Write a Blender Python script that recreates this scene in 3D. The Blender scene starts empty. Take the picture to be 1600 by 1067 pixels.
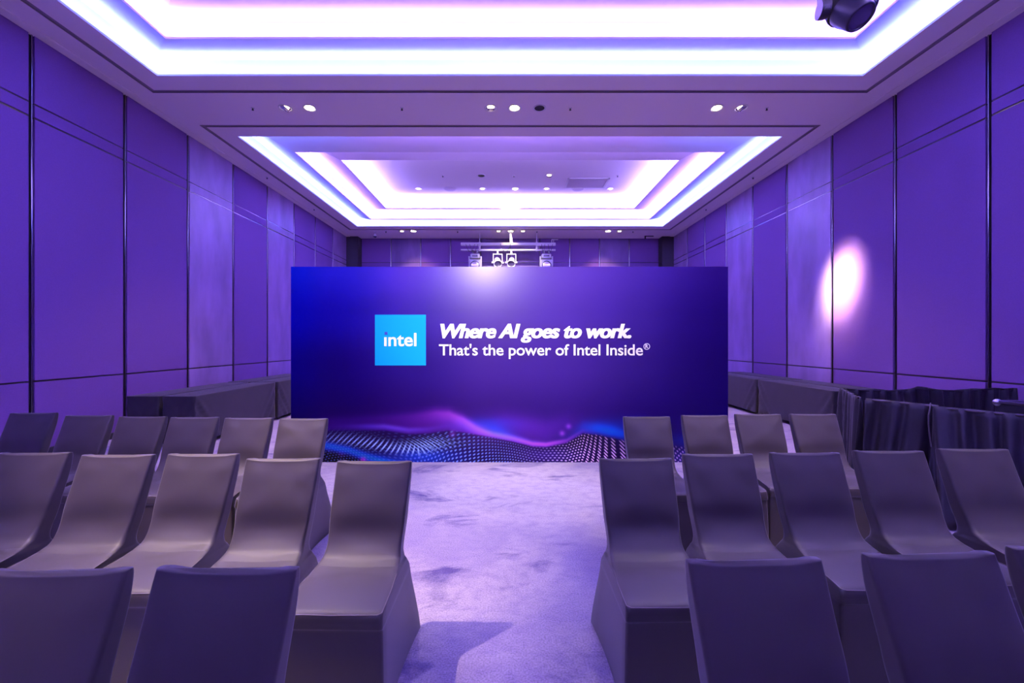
import bpy, bmesh, math, random
import numpy as np
from mathutils import Vector, Matrix
random.seed(7)
sc = bpy.context.scene
col = sc.collection
R = math.radians
F_PX = 650.0          # focal length in pixels of the 1600 px frame
EYE = 1.5
# ------------------------------------------------------------------ camera
cam = bpy.data.cameras.new('camera'); camo = bpy.data.objects.new('camera', cam); col.objects.link(camo)
cam.sensor_fit = 'HORIZONTAL'; cam.sensor_width = 36.0; cam.lens = F_PX/1600*36
cam.shift_x = (800-797)/1600; cam.shift_y = 0.0005
cam.clip_start = .05
camo.location = (0, 0, EYE); camo.rotation_euler = (R(90), 0, 0)
sc.camera = camo
# ------------------------------------------------------------------ world, exposure
w = bpy.data.worlds.new('world'); sc.world = w; w.use_nodes = True
w.node_tree.nodes['Background'].inputs[0].default_value = (.08, .03, .3, 1)
w.node_tree.nodes['Background'].inputs[1].default_value = .2
sc.view_settings.view_transform = 'Standard'; sc.view_settings.look = 'None'
sc.view_settings.gamma = 1; sc.view_settings.use_curve_mapping = False
sc.view_settings.exposure = 0.0
# ------------------------------------------------------------------ room dimensions and light
WX = 6.17; YN = -4.2; YF = 15.95; H = EYE+3.96
OX = 5.25                                  # half width of both ceiling trays
TRAYS = [(-2.8, 6.19), (8.02, 14.28)]       # near and far edge of each tray
def area(name, loc, rot, sx, sy, power, colr, spread=180):
    l = bpy.data.lights.new(name, 'AREA'); l.shape = 'RECTANGLE'; l.size = sx; l.size_y = sy
    l.energy = power; l.color = colr; l.spread = R(spread)
    o = bpy.data.objects.new(name, l); col.objects.link(o); o.location = loc; o.rotation_euler = rot
    return o
def spot(name, loc, target, power, colr, cone, blend=.5, rad=.04):
    l = bpy.data.lights.new(name, 'SPOT'); l.energy = power; l.color = colr; l.spot_size = R(cone); l.spot_blend = blend
    l.shadow_soft_size = rad
    o = bpy.data.objects.new(name, l); col.objects.link(o); o.location = loc
    o.rotation_euler = (Vector(target)-Vector(loc)).to_track_quat('-Z', 'Y').to_euler()
    return o
BLUE = (.12, .17, 1.0); VIO = (.31, .19, 1.0); LILAC = (.37, .27, 1.0)
WARM = (1.0, .72, .50)
# LED strips lying in the coves: (inset of the lip, z above the eye, colour, watts per metre)
STRIPS = [(-.07, 4.0, BLUE, 15.0), (.66, 4.075, VIO, 18.0), (1.345, 4.195, LILAC, 24.0)]
for ti, (y0, y1) in enumerate(TRAYS):
    for si, (t, z, c, wpm) in enumerate(STRIPS):
        x = OX-t; ya = y0+t; yb = y1-t; zz = EYE+z+.004
        if ti == 0 and si == 1: wpm *= .68
        if ti == 1 and si == 2: wpm *= 1.15
        ym = (ya+yb)/2; ly = yb-ya-.06; lx = 2*x-.06
        for s in (-1, 1):                   # long sides, shining up and inward
            area('cove_strip', (s*x, ym, zz), (R(180), R(-14*s), 0), .035, ly, wpm*ly, c)
        area('cove_strip', (0, yb, zz), (R(180-14), 0, 0), lx, .035, wpm*lx*(1.0 if ti else .9), c)
        if ti == 1:
            if si == 0:                     # near side of the far tray: blue at the ends, faint violet between
                for s in (-1, 1):
                    area('cove_strip', (s*(x-1.0), ya, zz), (R(180+14), 0, 0), 2.0, .035, 32*2.0, BLUE)
                area('cove_strip', (0, ya, zz), (R(180+14), 0, 0), 6.0, .035, 34.0*6, VIO)
            else:
                area('cove_strip', (0, ya, zz), (R(180+14), 0, 0), lx, .035, wpm*1.2*lx, c)
        else:
            area('cove_strip', (0, ya, zz), (R(180+14), 0, 0), lx, .035, wpm*lx, c)
# ------------------------------------------------------------------ helpers
def srgb(r, g, b):
    f = lambda c: (c/255/12.92 if c/255 <= .04045 else ((c/255+.055)/1.055)**2.4)
    return (f(r), f(g), f(b))
def mat(name, colr, rough=.6, metal=0, spec=.5, emit=None, es=0, sheen=0, noise=None, bump=None, alpha=None):
    m = bpy.data.materials.new(name); m.use_nodes = True
    nt = m.node_tree; b = nt.nodes['Principled BSDF']
    b.inputs['Base Color'].default_value = (*colr, 1); b.inputs['Roughness'].default_value = rough
    b.inputs['Metallic'].default_value = metal; b.inputs['Specular IOR Level'].default_value = spec
    if sheen:
        b.inputs['Sheen Weight'].default_value = sheen; b.inputs['Sheen Roughness'].default_value = .4
    if emit:
        b.inputs['Emission Color'].default_value = (*emit, 1); b.inputs['Emission Strength'].default_value = es
    tc = nt.nodes.new('ShaderNodeTexCoord')
    if noise:     # (scale, amount, stretch)
        sc_, am, st = noise
        mp = nt.nodes.new('ShaderNodeMapping'); mp.inputs['Scale'].default_value = st
        n = nt.nodes.new('ShaderNodeTexNoise'); n.inputs['Scale'].default_value = sc_; n.inputs['Detail'].default_value = 6
        nt.links.new(tc.outputs['Object'], mp.inputs[0]); nt.links.new(mp.outputs[0], n.inputs['Vector'])
        r = nt.nodes.new('ShaderNodeValToRGB')
        r.color_ramp.elements[0].position = .3; r.color_ramp.elements[1].position = .7
        r.color_ramp.elements[0].color = (*[c*(1-am) for c in colr], 1)
        r.color_ramp.elements[1].color = (*[min(1, c*(1+am)) for c in colr], 1)
        nt.links.new(n.outputs['Fac'], r.inputs[0]); nt.links.new(r.outputs[0], b.inputs['Base Color'])
    if bump:      # (scale, strength)
        n2 = nt.nodes.new('ShaderNodeTexNoise'); n2.inputs['Scale'].default_value = bump[0]; n2.inputs['Detail'].default_value = 3
        nt.links.new(tc.outputs['Object'], n2.inputs['Vector'])
        bp = nt.nodes.new('ShaderNodeBump'); bp.inputs['Strength'].default_value = bump[1]; bp.inputs['Distance'].default_value = .01
        nt.links.new(n2.outputs['Fac'], bp.inputs['Height']); nt.links.new(bp.outputs[0], b.inputs['Normal'])
    return m
M = {}
M['ceil'] = mat('ceiling_paint', (.93, .84, .85), .75)
M['cove'] = mat('cove_paint', (.92, .88, .90), .8)
M['groove'] = mat('shadow_gap', (.30, .25, .30), .7)
M['fabric'] = mat('wall_fabric', (.19, .080, .32), .8, bump=(400, .15), noise=(90, .05, (1, 1, 1)))
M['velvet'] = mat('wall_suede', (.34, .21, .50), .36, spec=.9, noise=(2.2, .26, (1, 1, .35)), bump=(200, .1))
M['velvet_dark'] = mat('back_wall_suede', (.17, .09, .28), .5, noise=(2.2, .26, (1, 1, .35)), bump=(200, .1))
M['back'] = mat('joint_black', (.03, .025, .04), .35, spec=.6)
M['chrome'] = mat('joint_metal', (.25, .23, .28), .16, metal=1)
M['skirt'] = mat('skirting', (.04, .035, .05), .5)
M['spandex'] = mat('spandex', (.048, .038, .038), .5, sheen=.35, bump=(900, .12), noise=(3, .06, (1, 1, 1)))
M['seam'] = mat('seam_thread', (.13, .11, .11), .6)
M['rubber'] = mat('rubber', (.02, .02, .02), .7)
M['cloth'] = mat('table_cloth', (.030, .026, .032), .7, sheen=.12, bump=(500, .1), noise=(4, .12, (1, 1, 1)))
M['drape'] = mat('drape', (.020, .017, .024), .5, sheen=.08, bump=(60, .12))
M['hem'] = mat('drape_hem', (.12, .10, .10), .6)
M['print_edge'] = mat('panel_edge', (.25, .22, .35), .5)
M['white'] = mat('letter_white', (.86, .84, .86), .5)
M['cyan'] = mat('logo_blue', (.0, .33, .86), .6, spec=.1)
M['navy'] = mat('logo_navy', (.01, .03, .28), .5)
M['lampwhite'] = mat('fixture_white', (.78, .76, .78), .4)
M['lampblack'] = mat('fixture_black', (.035, .03, .05), .28)
M['dark'] = mat('dark_hole', (.006, .006, .01), .6)
M['glass'] = mat('lens_glass', (.10, .08, .16), .06, spec=1.0)
M['silver'] = mat('reflector', (.85, .84, .86), .22, metal=1)
M['alu'] = mat('aluminium', (.62, .60, .66), .28, metal=1)
M['caseblk'] = mat('case_black', (.02, .02, .028), .45)
M['lamp_on'] = mat('lamp_lit', (1, .9, .8), .5, emit=(1, .86, .66), es=28)
M['lamp_mid'] = mat('lamp_lit_dim', (1, .9, .8), .5, emit=(1, .80, .62), es=6)
M['ceilgrille'] = mat('grille', (.66, .60, .66), .6)

def mk(name, verts, faces, material, parent=None, smooth=False, mats=None, fm=None):
    me = bpy.data.meshes.new(name); me.from_pydata([tuple(v) for v in verts], [], faces)
    ml = mats or [material]
    for m_ in ml: me.materials.append(m_)
    if fm: me.polygons.foreach_set('material_index', fm)
    if smooth: me.polygons.foreach_set('use_smooth', [True]*len(me.polygons))
    me.update()
    o = bpy.data.objects.new(name, me); col.objects.link(o)
    if parent: o.parent = parent
    return o
class MB:
    def __init__(s): s.v = []; s.f = []; s.sm = []
    def add(s, v, f, smooth=False):
        n = len(s.v); s.v += [tuple(p) for p in v]; s.f += [tuple(i+n for i in q) for q in f]; s.sm += [smooth]*len(f)
    def box(s, x0, x1, y0, y1, z0, z1):
        s.add([(x0,y0,z0),(x1,y0,z0),(x1,y1,z0),(x0,y1,z0),(x0,y0,z1),(x1,y0,z1),(x1,y1,z1),(x0,y1,z1)],
              [(0,3,2,1),(4,5,6,7),(0,1,5,4),(1,2,6,5),(2,3,7,6),(3,0,4,7)])
    def cyl(s, a, b, r0, r1=None, n=20, caps=True):
        a = Vector(a); b = Vector(b); r1 = r0 if r1 is None else r1
        d = (b-a).normalized(); u = d.orthogonal().normalized(); w_ = d.cross(u)
        v = []
        for c, r in ((a, r0), (b, r1)):
            for i in range(n):
                t = 2*math.pi*i/n; v.append(c+u*math.cos(t)*r+w_*math.sin(t)*r)
        s.add(v, [(i, (i+1) % n, n+(i+1) % n, n+i) for i in range(n)], True)
        if caps: s.add(v, [tuple(range(n))[::-1], tuple(range(n, 2*n))])
    def lathe(s, prof, n=28, axis=None):     # prof: (r,z) about z; axis: matrix
        v = []; f = []
        for r, z in prof:
            for i in range(n):
                t = 2*math.pi*i/n; p = Vector((r*math.cos(t), r*math.sin(t), z)); v.append(axis@p if axis else p)
        for k in range(len(prof)-1):
            for i in range(n): f.append((k*n+i, k*n+(i+1) % n, (k+1)*n+(i+1) % n, (k+1)*n+i))
        s.add(v, f, True)
    def tube(s, pts, r, n=8):
        for a, b in zip(pts[:-1], pts[1:]): s.cyl(a, b, r, n=n)
    def xform(s, mtx): s.v = [tuple(mtx@Vector(p)) for p in s.v]; return s
    def build(s, name, m, parent=None, bevel=0, loc=None):
        o = mk(name, s.v, s.f, m, parent); o.data.polygons.foreach_set('use_smooth', s.sm)
        if bevel:
            bv = o.modifiers.new('bevel', 'BEVEL'); bv.width = bevel; bv.segments = 2; bv.limit_method = 'ANGLE'
        if loc: o.location = loc
        return o
def tag(o, label=None, cat=None, group=None, kind=None):
    if label: o['label'] = label
    if cat: o['category'] = cat
    if group: o['group'] = group
    if kind: o['kind'] = kind
    return o
def thing(name, label, cat, loc=(0, 0, 0), rz=0, group=None):
    o = bpy.data.objects.new(name, None); col.objects.link(o); o.location = loc; o.rotation_euler = (0, 0, rz)
    o.empty_display_size = .1
    return tag(o, label, cat, group)
def children(o, allo): return [c for c in allo if c.parent == o]
def copy_tree(root, loc, rz=0, label=None, group=None):
    allo = list(bpy.data.objects)
    r = root.copy(); col.objects.link(r); r.location = loc; r.rotation_euler = (0, 0, rz)
    if label: r['label'] = label
    if group: r['group'] = group
    for ch in children(root, allo):
        c = ch.copy(); col.objects.link(c); c.parent = r
        for g in children(ch, allo):
            d = g.copy(); col.objects.link(d); d.parent = c
    return r
# ------------------------------------------------------------------ floor
def carpet_mat():
    m = bpy.data.materials.new('carpet'); m.use_nodes = True; nt = m.node_tree; b = nt.nodes['Principled BSDF']
    b.inputs['Roughness'].default_value = .95; b.inputs['Specular IOR Level'].default_value = .1
    N = nt.nodes.new; L = nt.links.new
    tc = N('ShaderNodeTexCoord')
    def noise(scale, detail, stretch=(1, 1, 1), dist=0, off=(0, 0, 0), rot=0):
        mp = N('ShaderNodeMapping'); mp.inputs['Scale'].default_value = stretch; mp.inputs['Location'].default_value = off
        mp.inputs['Rotation'].default_value = (0, 0, rot)
        n = N('ShaderNodeTexNoise'); n.inputs['Scale'].default_value = scale; n.inputs['Detail'].default_value = detail
        n.inputs['Distortion'].default_value = dist; n.inputs['Roughness'].default_value = .62
        L(tc.outputs['Object'], mp.inputs[0]); L(mp.outputs[0], n.inputs['Vector']); return n.outputs['Fac']
    def ramp(fac, p0, p1, c0, c1):
        r = N('ShaderNodeValToRGB'); r.color_ramp.elements[0].position = p0; r.color_ramp.elements[1].position = p1
        r.color_ramp.elements[0].color = c0; r.color_ramp.elements[1].color = c1; L(fac, r.inputs[0]); return r.outputs[0]
    def mix(f, a, b_, bt='MIX'):
        x = N('ShaderNodeMix'); x.data_type = 'RGBA'; x.blend_type = bt
        if isinstance(f, float): x.inputs[0].default_value = f
        else: L(f, x.inputs[0])
        for i, q in ((6, a), (7, b_)):
            if isinstance(q, tuple): x.inputs[i].default_value = q
            else: L(q, x.inputs[i])
        return x.outputs[2]
    W, K = (1, 1, 1, 1), (0, 0, 0, 1)
    light = (.47, .41, .45, 1); mid = (.28, .235, .38, 1); dark = (.075, .055, .21, 1)
    broad = ramp(noise(.75, 4, (1, 1, 1), .5, (3.1, .7, 0)), .44, .62, K, (.75, .75, .75, 1))
    base = mix(broad, light, mid)
    streak = ramp(noise(1.9, 10, (.6, 1.15, 1), .7, (1.2, 5.3, 0), .25), .555, .66, K, (.85, .85, .85, 1))
    base = mix(streak, base, dark)
    mott = ramp(noise(9, 9, (1, 1.6, 1), .3, (9, 2, 0)), .45, .70, K, (.6, .6, .6, 1))
    base = mix(mott, base, mid)
    # pale straight edged band shapes of the pattern
    vo = N('ShaderNodeTexVoronoi'); vo.inputs['Scale'].default_value = .55
    mp = N('ShaderNodeMapping'); mp.inputs['Location'].default_value = (.35, .85, 0); L(tc.outputs['Object'], mp.inputs[0]); L(mp.outputs[0], vo.inputs['Vector'])
    bw = N('ShaderNodeRGBToBW'); L(vo.outputs['Color'], bw.inputs[0])
    sel = ramp(bw.outputs[0], .52, .54, K, (.4, .4, .4, 1))
    base = mix(sel, base, (.45, .38, .44, 1))
    fine = ramp(noise(110, 3), .32, .68, (.66, .66, .66, 1), (1.15, 1.15, 1.15, 1))
    base = mix(1.0, base, fine, 'MULTIPLY')
    L(base, b.inputs['Base Color'])
    bp = N('ShaderNodeBump'); bp.inputs['Strength'].default_value = .3; bp.inputs['Distance'].default_value = .004
    L(noise(320, 2), bp.inputs['Height']); L(bp.outputs[0], b.inputs['Normal'])
    return m
mb = MB(); mb.box(-WX-.1, WX+.1, YN-.1, YF+.1, -.1, 0)
fl = mb.build('floor', carpet_mat()); tag(fl, kind='structure')
# ------------------------------------------------------------------ ceiling
def rect(x, y0, y1, z): return [(-x, y0, z), (x, y0, z), (x, y1, z), (-x, y1, z)]
def ring_mesh(prof, name, m, parent, cap=False):
    v = []; f = []
    for x, y0, y1, z in prof: v += rect(x, y0, y1, z)
    for k in range(len(prof)-1):
        a = 4*k; b = a+4
        for i in range(4): f.append((a+i, a+(i+1) % 4, b+(i+1) % 4, b+i))
    if cap: f.append(tuple(range(len(v)-4, len(v))))
    return mk(name, v, f, m, parent)
ceil = bpy.data.objects.new('ceiling', None); col.objects.link(ceil); ceil['kind'] = 'structure'
split = 7.1
for (y0, y1), (ra, rb) in zip(TRAYS, ((YN-.05, split), (split, YF+.05))):
    g = .35; gw = .075; d = .022
    P = [(WX+.02, ra, rb, H)]
    # thin shadow line close to the walls, only along the sides
    gy0, gy1 = y0-g, y1+g
    P += [(OX+g+gw, gy0-gw, gy1+gw, H)]
    ring_mesh(P, 'soffit', M['ceil'], ceil)
    ring_mesh([(OX+g+gw, gy0-gw, gy1+gw, H), (OX+g+gw, gy0-gw, gy1+gw, H+d), (OX+g, gy0, gy1, H+d), (OX+g, gy0, gy1, H)], 'shadow_gap', M['groove'], ceil)
    ring_mesh([(OX+g, gy0, gy1, H), (OX, y0, y1, H), (OX, y0, y1, H+.03)], 'soffit', M['ceil'], ceil)
    t_ = lambda t, z: (OX-t, y0+t, y1-t, EYE+z)
    ring_mesh([t_(0, 3.99), t_(-.14, 3.99), t_(-.14, 4.29), t_(-.10, 4.32), t_(.72, 3.985), t_(.72, 4.015), t_(.60, 4.07), t_(.60, 4.31), t_(.64, 4.34),
               t_(1.41, 4.12), t_(1.41, 4.15), t_(1.29, 4.19), t_(1.29, 4.44), t_(1.33, 4.48)], 'coffer', M['cove'], ceil, cap=True)
# slim step where the soffit meets the side walls
mb = MB()
for s in (-1, 1):
    xa, xb = sorted((s*(WX+.02), s*(WX-.17))); mb.box(xa, xb, YN, YF, H-.012, H+.02)
mb.build('cornice', M['ceil'], ceil)
mb = MB(); mb.box(-WX-.3, WX+.3, YN-.3, YF+.3, EYE+4.56, EYE+4.62); mb.build('roof_slab', M['ceil'], ceil)
# ------------------------------------------------------------------ walls with fabric and suede panels
Z1, Z2, Z3 = .99, 4.39, 4.57
JX = .034
def wall_side(s, name):
    root = bpy.data.objects.new(name, None); col.objects.link(root); root['kind'] = 'structure'
    X = s*WX
    b = MB(); xa, xb = sorted((X, X+s*.1)); b.box(xa, xb, YN, YF, 0, H+.9); b.build('wall_backing', M['back'], root)
    js = [5.34+1.298*k for k in range(-7, 9)]; js = [j for j in js if j > YN]
    js = [YN]+js+[YF]
    for i in range(len(js)-1):
        a, c = js[i]+JX, js[i+1]-JX
        if c-a < .1: continue
        k = round((js[i]-5.34)/1.298)
        suede = (k in (2, 4, 7)) or (k < 0 and k % 3 == 1)
        mb = MB()
        for z0, z1 in ((.10, Z1-.011), (Z1+.011, Z2-.012), (Z2+.012, Z3-.010), (Z3+.010, H)):
            xa, xb = sorted((X, X-s*.03)); mb.box(xa, xb, a, c, z0, z1)
        mb.build('suede_panel' if suede else 'fabric_panel', M['velvet' if suede else 'fabric'], root, bevel=.004)
        if 0 < i:
            t = MB(); y = js[i]; xa, xb = sorted((X, X-s*.034))
            t.cyl((X-s*.016, y+.010, .1), (X-s*.016, y+.010, H), .010, n=10)
            t.build('metal_joint', M['chrome'], root)
        # bright metal inlay in the horizontal joints
        t = MB()
        for z in (Z2, Z3):
            xa, xb = sorted((X, X-s*(.026 if suede else .014))); t.box(xa, xb, a, c, z-.005, z+.005)
        t.build('metal_inlay', M['chrome'], root)
    mb = MB(); xa, xb = sorted((X, X-s*.035)); mb.box(xa, xb, YN, YF, 0, .095)
    bo = mb.build('baseboard_'+('left' if s < 0 else 'right'), M['skirt'], bevel=.005); bo['kind'] = 'structure'
wall_side(-1, 'wall_left'); wall_side(1, 'wall_right')
def wall_end(y, s, name):
    root = bpy.data.objects.new(name, None); col.objects.link(root); root['kind'] = 'structure'
    b = MB(); ya, yb = sorted((y, y+s*.1)); b.box(-WX-.1, WX+.1, ya, yb, 0, H+.9); b.build('wall_backing', M['back'], root)
    n = 10; xw = 5.70; st = 2*xw/n
    for i in range(n):
        a = -xw+i*st+.025; c = -xw+(i+1)*st-.025
        suede = i in (1, 4, 5, 8)
        mb = MB()
        for z0, z1 in ((.10, Z1-.011), (Z1+.011, Z3-.03-.012), (Z3-.03+.012, H)):
            ya, yb = sorted((y, y-s*.03)); mb.box(a, c, ya, yb, z0, z1)
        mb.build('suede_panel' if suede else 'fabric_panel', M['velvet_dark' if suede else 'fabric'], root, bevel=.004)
        if i:
            t = MB(); x = -xw+i*st; t.cyl((x, y-s*.03, .1), (x, y-s*.03, H), .022, n=10); t.build('metal_joint', M['chrome'], root)
    for sx in (-1, 1):
        t = MB(); xa, xb = sorted((sx*xw, sx*WX)); ya, yb = sorted((y, y-s*.35)); t.box(xa, xb, ya, yb, 0, H)
        t.build('corner_column', M['skirt'], root)
wall_end(YF, 1, 'wall_back'); wall_end(YN, -1, 'wall_front')
# ------------------------------------------------------------------ downlights and small ceiling fittings
def downlight(state, loc, label, group, r=.085, tilt=None):
    """state: on / dim / off / gimbal"""
    root = thing('downlight', label, 'ceiling light', loc, 0, group)
    a = MB(); a.lathe([(r*1.02, .001), (r*1.30, .0), (r*1.32, -.006), (r*1.22, -.010), (r*1.0, -.006), (r*.97, .002)]); a.build('trim_ring', M['lampwhite'], root)
    b = MB(); b.lathe([(r*1.0, -.004), (r*.93, -.002), (.0001, -.0012)]); b.build('reflector', M['dark' if state == 'off' else 'silver'], root)
    if state in ('on', 'dim'):
        c = MB(); c.lathe([(r*(.84 if state == 'on' else .6), -.004), (r*.6, -.010), (.0001, -.013)]); c.build('lamp', M['lamp_on' if state == 'on' else 'lamp_mid'], root)
    if state == 'gimbal':
        mt = Matrix.Rotation(R(38), 4, Vector(tilt or (1, 0, 0)))
        c = MB(); c.lathe([(r*.78, .005), (r*.80, -.03), (r*.70, -.034), (r*.66, -.02)]); c.xform(mt); c.build('gimbal_ring', M['silver'], root)
        e = MB(); e.lathe([(r*.62, -.018), (r*.4, -.024), (.0001, -.026)]); e.xform(mt); e.build('lamp', M['lamp_mid'], root)
    return root
def px(x, y, D):   # a photo column at depth D
    return (x-797)/F_PX*D
SO = 7.04
rowA = [(446, 'gimbal', 'tilted spot beside the leftmost bright downlight of the near ceiling bulkhead', (0, 1, 0)),
        (484, 'on', 'leftmost bright downlight on the near ceiling bulkhead', None),
        (767, 'gimbal', 'tilted chrome spot left of the centre bright downlight, near bulkhead', (1, 0, 0)),
        (804, 'on', 'bright downlight at the centre of the near ceiling bulkhead', None),
        (843, 'off', 'unlit black downlight at the centre of the near ceiling bulkhead', None),
        (1120, 'on', 'rightmost bright downlight on the near ceiling bulkhead', None),
        (1158, 'gimbal', 'tilted spot aimed at the right wall, right end of near bulkhead', (0, -1, 0))]
for x, st, lb, tl in rowA:
    downlight(st, (px(x, 169, SO), SO, H), lb, 'downlights on the near bulkhead', tilt=tl)
SF = 14.87
for x, st, lb in [(628, 'dim', 'far bulkhead downlight, outermost of the left pair'), (646, 'on', 'far bulkhead downlight, inner one of the left pair'),
                  (779, 'dim', 'far bulkhead downlight above the light bar, left of three'), (798, 'on', 'far bulkhead downlight above the light bar, middle of three'),
                  (817, 'dim', 'far bulkhead downlight above the light bar, right of three'),
                  (950, 'on', 'far bulkhead downlight, inner one of the right pair'), (968, 'dim', 'far bulkhead downlight, outermost of the right pair')]:
    downlight(st, (px(x, 361, SF), SF, H), lb, 'downlights on the far bulkhead', r=.10)
ZT = EYE+4.48
for x, st, lb in [(654, 'dim', 'leftmost downlight in the row across the far tray ceiling'), (754, 'dim', 'far tray downlight just left of the brightest one'),
                  (805, 'on', 'brightest downlight at the middle of the far tray ceiling'), (854, 'dim', 'far tray downlight just right of the brightest one'),
                  (954, 'dim', 'rightmost downlight in the row across the far tray ceiling')]:
    downlight(st, (px(x, 296, 12.17), 12.17, ZT), lb, 'downlights in the far tray ceiling', r=.085)
for x, lb in [(752, 'unlit round downlight in the far tray, left of the centre sensor'), (858, 'unlit round downlight in the far tray beside the air grille')]:
    downlight('gimbal' if x > 800 else 'off', (px(x, 274, 11.2), 11.2, ZT), lb, 'unlit downlights in the far tray ceiling', r=.09)
def speaker_disc(x, lb):
    root = thing('ceiling_speaker', lb, 'ceiling speaker', (px(x, 296, 12.17), 12.17, ZT), 0, 'round ceiling speakers')
    a = MB(); a.lathe([(.17, .001), (.19, -.004), (.185, -.012), (.16, -.012)]); a.build('rim', M['lampwhite'], root)
    b = MB(); b.lathe([(.165, -.010), (.08, -.013), (.0001, -.014)]); b.build('grille', M['ceilgrille'], root)
speaker_disc(703, 'round ceiling speaker in the far tray, left of centre'); speaker_disc(903, 'round ceiling speaker in the far tray below the air grille')
def sensor(loc, lb, grp, r=.03, drop=.035):
    root = thing('sprinkler', lb, 'sprinkler', loc, 0, grp)
    a = MB(); a.lathe([(r, .001), (r*.95, -.006), (r*.4, -.010), (.0001, -.010)]); a.build('rosette', M['lampwhite'], root)
    b = MB(); b.cyl((0, 0, -.008), (0, 0, -drop), r*.35, n=10); b.cyl((0, 0, -drop), (0, 0, -drop-.004), r*.6, n=12); b.build('nozzle', M['lampblack'], root)
for x, lb in [(395, 'small dark sprinkler at the left end of the near bulkhead'), (628, 'small sprinkler between left and centre downlights, near bulkhead'),
              (891, 'small sprinkler right of the unlit downlight, near bulkhead'), (1198, 'small dark sprinkler at the right end of the near bulkhead')]:
    sensor((px(x, 170, SO), SO, H), lb, 'sprinklers on the near bulkhead')
for s, sd in ((-1, 'left'), (1, 'right')):
    sensor((s*5.84, 10.0, H), 'sprinkler on the %s side soffit, nearer one' % sd, 'sprinklers on the side soffits', .035)
    sensor((s*5.84, 12.4, H), 'sprinkler on the %s side soffit, farther one' % sd, 'sprinklers on the side soffits', .035)
for x, lb in [(603, 'small sprinkler left of the left downlight pair, far bulkhead'), (715, 'small sprinkler left of the light bar on the far bulkhead'),
              (839, 'small sprinkler right of the three centre downlights, far bulkhead'), (989, 'small sprinkler right of the right downlight pair, far bulkhead')]:
    sensor((px(x, 361, SF), SF, H), lb, 'sprinklers on the far bulkhead', .04, .05)
for x, y, D, lb in [(803, 275, 11.2, 'small sensor at the centre of the far tray ceiling'), (965, 275, 11.2, 'small sensor right of the air grille, far tray'),
                    (692, 275, 11.2, 'small sensor left of the unlit round downlight, far tray')]:
    sensor((px(x, y, D), D, ZT), lb, 'sensors in the far tray ceiling', .035)
# dome camera on the far bulkhead
dc = thing('dome_camera', 'small white dome camera on the far bulkhead, left side', 'security camera', (px(586, 366, 14.95), 14.95, H))
a = MB(); a.cyl((0, 0, 0), (0, 0, -.02), .05); a.cyl((0, 0, -.02), (0, 0, -.12), .014, n=10); a.build('stem', M['lampwhite'], dc)
a = MB(); a.cyl((0, 0, -.11), (0, 0, -.16), .05, .065); a.build('housing', M['lampwhite'], dc)
a = MB(); a.lathe([(.06, -.16)]+[(.058*math.cos(t), -.16-.058*math.sin(t)) for t in [R(q) for q in (15, 35, 55, 75, 89)]]); a.build('dome', M['glass'], dc)
# air grille
vg = thing('air_grille', 'square air grille set in the far tray ceiling', 'air vent', (px(916, 283, 11.75), 11.72, ZT))
a = MB(); gx, gy = .58, .36
for q in ((-gx, gx, -gy, -gy+.05), (-gx, gx, gy-.05, gy), (-gx, -gx+.05, -gy, gy), (gx-.05, gx, -gy, gy)): a.box(*q, -.02, .0)
a.build('frame', M['lampwhite'], vg)
a = MB()
for k in range(16):
    y = -gy+.06+k*(2*gy-.12)/15; a.box(-gx+.05, gx-.05, y-.012, y+.008, -.012, -.004)
a.build('slats', M['ceilgrille'], vg)
a = MB(); a.box(-gx+.05, gx-.05, -gy+.05, gy-.05, -.003, -.0005); a.build('backing', M['lampwhite'], vg)
# small ceiling clip near the right far column
a = MB(); a.box(5.02, 5.06, 15.5, 15.54, H-.12, H); a.box(5.02, 5.35, 15.5, 15.53, H-.03, H); a.build('ceiling_bracket', M['skirt'])
tag(bpy.data.objects['ceiling_bracket'], 'thin dark angle bracket under the ceiling beside the right far column', 'bracket')
# ------------------------------------------------------------------ hung light bar with four fixtures
BY = 15.0
def bx_(p): return px(p, 383, BY)
bar = thing('lighting_bar', 'white double rail lighting bar hung in front of the back wall', 'lighting bar', (0, BY, 0))
zb = EYE+(534-383)*1.002/F_PX*BY
a = MB(); a.box(bx_(720), bx_(868), -.05, .05, zb-.02, zb+.085); a.build('upper_rail', M['lampwhite'], bar, bevel=.01)
a = MB(); a.cyl((bx_(720), 0, zb-.175), (bx_(868), 0, zb-.175), .035); a.build('lower_pipe', M['lampwhite'], bar)
for p in (749.5, 838.5):
    a = MB(); a.cyl((bx_(p), 0, zb-.2), (bx_(p), 0, H), .015, n=8); a.box(bx_(p)-.03, bx_(p)+.03, -.06, .06, zb-.21, zb+.11); a.build('drop_rod', M['lampwhite'], bar)
a = MB(); a.cyl((bx_(797.5), .09, H), (bx_(799.5), .09, zb+.05), .045, .055, n=14); a.cyl((bx_(797.3), .1, H), (bx_(797.3), .1, H-.03), .08); a.build('hoist_arm', M['lampwhite'], bar)
a = MB(); a.tube([(bx_(862), 0, zb+.08), (bx_(862), 0, zb+.2), (bx_(872), 0, zb+.2)], .014); a.tube([(bx_(865), 0, zb+.08), (bx_(865), 0, zb+.19)], .012); a.build('cable_bracket', M['lampwhite'], bar)
for c0, c1 in ((728, 742), (734, 747), (782, 798), (846, 851), (856, 863)):
    a = MB(); P = [Vector((bx_(c0)+(bx_(c1)-bx_(c0))*u, -.06, zb+.02-.62*math.sin(math.pi*u)*.45)) for u in [i/8 for i in range(9)]]; a.tube(P, .008, 6); a.build('cable', M['lampblack'], bar)
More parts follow.
